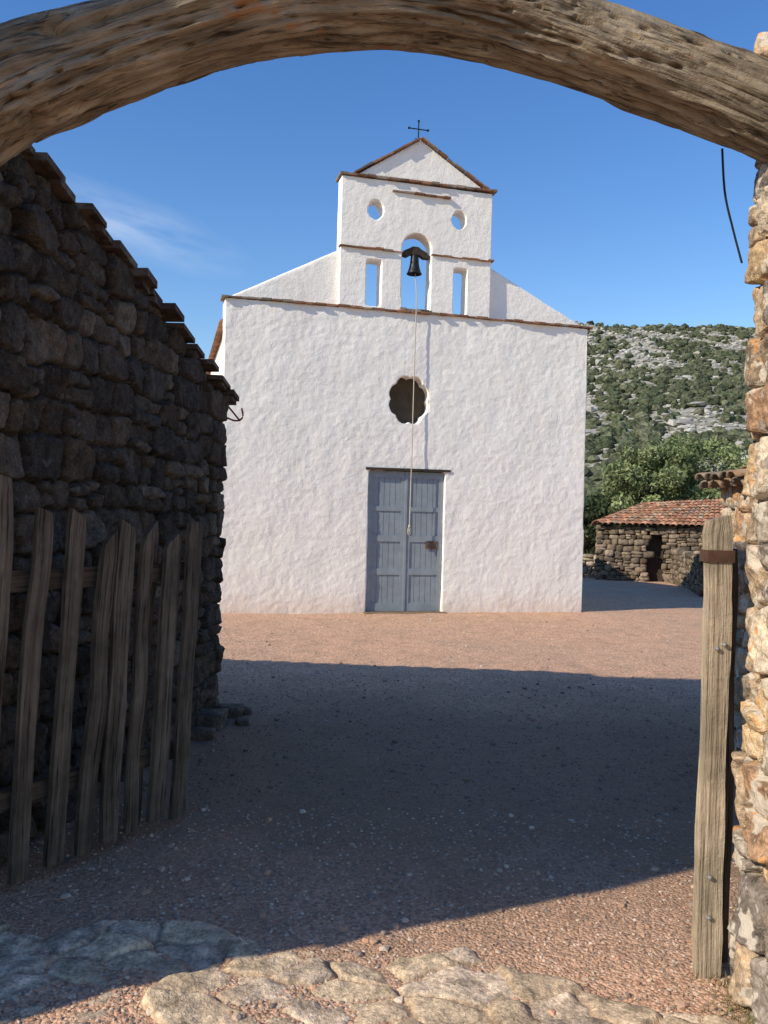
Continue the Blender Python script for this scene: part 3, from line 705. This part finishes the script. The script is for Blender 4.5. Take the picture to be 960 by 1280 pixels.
yy=np.sqrt(rng.uniform(110**2,372**2,n));xx=yy*rng.uniform(.1,.6,n)
keep=fbm(np.stack([xx/11,yy/18,0*xx],1),3,21)+.18*rng.standard_normal(n)<.08;xx,yy=xx[keep],yy[keep];n=len(xx)
scatter('limestone_outcrops',np.stack([xx,yy,hillz(xx,yy)],1),rng.uniform(.25,.95,n)*(1+(rng.random(n)>.94)*.8),np.array([[.45,.43,.385]])*rng.uniform(.65,1.1,(n,1)),M_peb,IV,IF,flat=.6,jit=.3)

# ---------------- trees ----------------
def tree(name,x,y,H,R,nl=7000,lc=((.22,.265,.115),(.27,.31,.145),(.15,.185,.08)),ls=.10,base=.25):
    e=empty(name,(x,y,float(gz(x,y))-.05));a=Acc()
    tr=spl([(0,0,0),(.08*R,.05,H*.15),(-.05*R,.1,H*.3)],8);V,Fq=tube(tr,np.linspace(.09*R,.06*R,8),10);a.add(V,Fq)
    for k in range(9):
        an=6.28*k/9+rng.uniform(-.3,.3);el=rng.uniform(.25,1.2)
        en=np.array([math.cos(an)*math.cos(el)*R*.75,math.sin(an)*math.cos(el)*R*.75,H*.3+math.sin(el)*H*.5])
        mid=(tr[-1]+en)/2+rng.uniform(-.15,.15,3)*R
        pp=spl([tr[-1],mid,en],8);V,Fq=tube(pp,np.linspace(.04*R,.012*R,8),6);a.add(V,Fq)
    a.mesh('trunk_and_limbs',M_darkwood,e)
    nc=90;cd=rng.standard_normal((nc,3));cd/=np.linalg.norm(cd,axis=1)[:,None];rad=rng.uniform(.3,1,nc)**.5
    cen=cd*rad[:,None]*np.array([R*.9,R*.9,H*(1-base)*.46]);cen[:,2]+=H*(base+(1-base)*.5)
    cr=rng.uniform(.12,.30,nc)*R;k=rng.integers(nc,size=nl)
    d=rng.standard_normal((nl,3));d/=np.linalg.norm(d,axis=1)[:,None]
    P=cen[k]+d*cr[k][:,None]*(rng.uniform(.3,1,nl)**.5)[:,None]*np.array([1,1,.75])
    u=rng.standard_normal((nl,3));u/=np.linalg.norm(u,axis=1)[:,None];v=np.cross(u,rng.standard_normal((nl,3)));v/=np.linalg.norm(v,axis=1)[:,None]
    l=ls*rng.uniform(.6,1.4,nl)[:,None]
    V=np.stack([P-u*l,P+v*l*.45,P+u*l,P-v*l*.45],1).reshape(-1,3)
    ccl=np.array(lc)[rng.integers(len(lc),size=nc)]*rng.uniform(.7,1.3,(nc,1))
    C=np.repeat(ccl[k]*rng.uniform(.75,1.3,(nl,1)),4,0)
    mk('foliage',V,np.arange(nl*4).reshape(-1,4),M_leaf,e,C,smooth=False)
tree('olive_tree',10.9,34.5,5.4,2.2,13000);tree('olive_tree',13.4,35.5,6.2,2.7,15000);tree('olive_tree',17.2,38,5.3,2.2,7000)
tree('olive_tree',21.5,40,5.6,2.4,6000)
dkc=((.06,.085,.035),(.085,.11,.05),(.05,.065,.03))
tree('mastic_shrub',10.2,43,3.6,2.6,6000,dkc,.12,.0);tree('mastic_shrub',8.4,34,3.2,1.0,4000,dkc,.1,.0);tree('mastic_shrub',13,41,3.6,3,5000,dkc,.12,.0)
tree('mastic_shrub',18,43,3.8,3.4,5000,dkc,.13,.0)
V=[];C=[]
for k in range(420):
    x=1.22+rng.normal(0,.05);y=rng.uniform(2.3,3.0);x=x if rng.random()<.8 else rng.uniform(.95,1.2)
    h=rng.uniform(.02,.06);an=rng.uniform(0,6.28);w=.0022;dx,dy=math.cos(an),math.sin(an);l=rng.uniform(.2,.8)*h
    V+=[(x-dy*w,y+dx*w,0),(x+dy*w,y-dx*w,0),(x+dx*l,y+dy*l,h),(x+dx*l,y+dy*l,h)];c=rng.choice(3);C+=[[(.14,.18,.05),(.3,.26,.13),(.22,.22,.08)][c]]*4
V=np.array(V)
mk('grass_tufts',V,np.arange(len(V)).reshape(-1,4),M_leaf,None,np.array(C),smooth=False)

# ---------------- light ----------------
A=math.radians(31);E=math.radians(32.5)
ld=bpy.data.lights.new('sun','SUN');ld.energy=5;ld.angle=math.radians(.53);ld.color=(1,.90,.73)
so=bpy.data.objects.new('sun',ld);COL.objects.link(so)
so.rotation_euler=Vector((math.cos(A)*math.cos(E),math.sin(A)*math.cos(E),-math.sin(E))).to_track_quat('-Z','Y').to_euler();so.location=(-10,-6,12)
w=bpy.data.worlds.new('World');SC.world=w;w.use_nodes=True;nt=NT(w);bg=nt.n['Background']
sk=nt.N('ShaderNodeTexSky',sky_type='NISHITA');sk.sun_disc=False;sk.sun_elevation=E;sk.sun_rotation=math.atan2(-math.cos(A),-math.sin(A))%(2*math.pi)
sk.altitude=200;sk.air_density=1.25;sk.dust_density=.0;sk.ozone_density=3.0
hs=nt.N('ShaderNodeHueSaturation');hs.inputs['Hue'].default_value=.512;hs.inputs['Saturation'].default_value=1.28;hs.inputs['Value'].default_value=1.2;nt.L(sk.outputs[0],hs.inputs['Color'])
tc=nt.N('ShaderNodeTexCoord').outputs['Generated']
sb=nt.N('ShaderNodeVectorMath',operation='SUBTRACT');nt.L(tc,sb.inputs[0]);sb.inputs[1].default_value=(-.285,.912,.300)
ml=nt.N('ShaderNodeMapping');ml.inputs['Rotation'].default_value=(0,math.radians(-14),0);nt.L(sb.outputs[0],ml.inputs[0])
m2=nt.N('ShaderNodeVectorMath',operation='MULTIPLY');nt.L(ml.outputs[0],m2.inputs[0]);m2.inputs[1].default_value=(7,4,28)
ln=nt.N('ShaderNodeVectorMath',operation='LENGTH');nt.L(m2.outputs[0],ln.inputs[0])
f=nt.ramp(ln.outputs['Value'],[(.0,1),(1.0,0)])
m3=nt.N('ShaderNodeVectorMath',operation='MULTIPLY');nt.L(ml.outputs[0],m3.inputs[0]);m3.inputs[1].default_value=(6,6,26)
nz=nt.ramp(nt.noise(m3.outputs[0],1.3,6,.6),[(.35,0),(.75,1)])
fac=nt.math('MULTIPLY',nt.math('MULTIPLY',f,nz),.6)
nt.L(nt.mix(fac,hs.outputs[0],(6,6.6,7.6)),bg.inputs[0]);bg.inputs[1].default_value=.14
# ---------------- camera ----------------
cam=bpy.data.cameras.new('camera');co=bpy.data.objects.new('camera',cam);COL.objects.link(co)
cam.sensor_fit='VERTICAL';cam.sensor_height=24;cam.lens=24*1065/1280;cam.clip_start=.05;cam.clip_end=3000
r=.026;c,s_=math.cos(r),math.sin(r)
co.matrix_world=Matrix(((c,-s_,0,0),(0,0,-1,0),(s_,c,0,1.6),(0,0,0,1)))
SC.camera=co
SC.view_settings.view_transform='Standard';SC.view_settings.look='None';SC.view_settings.exposure=0
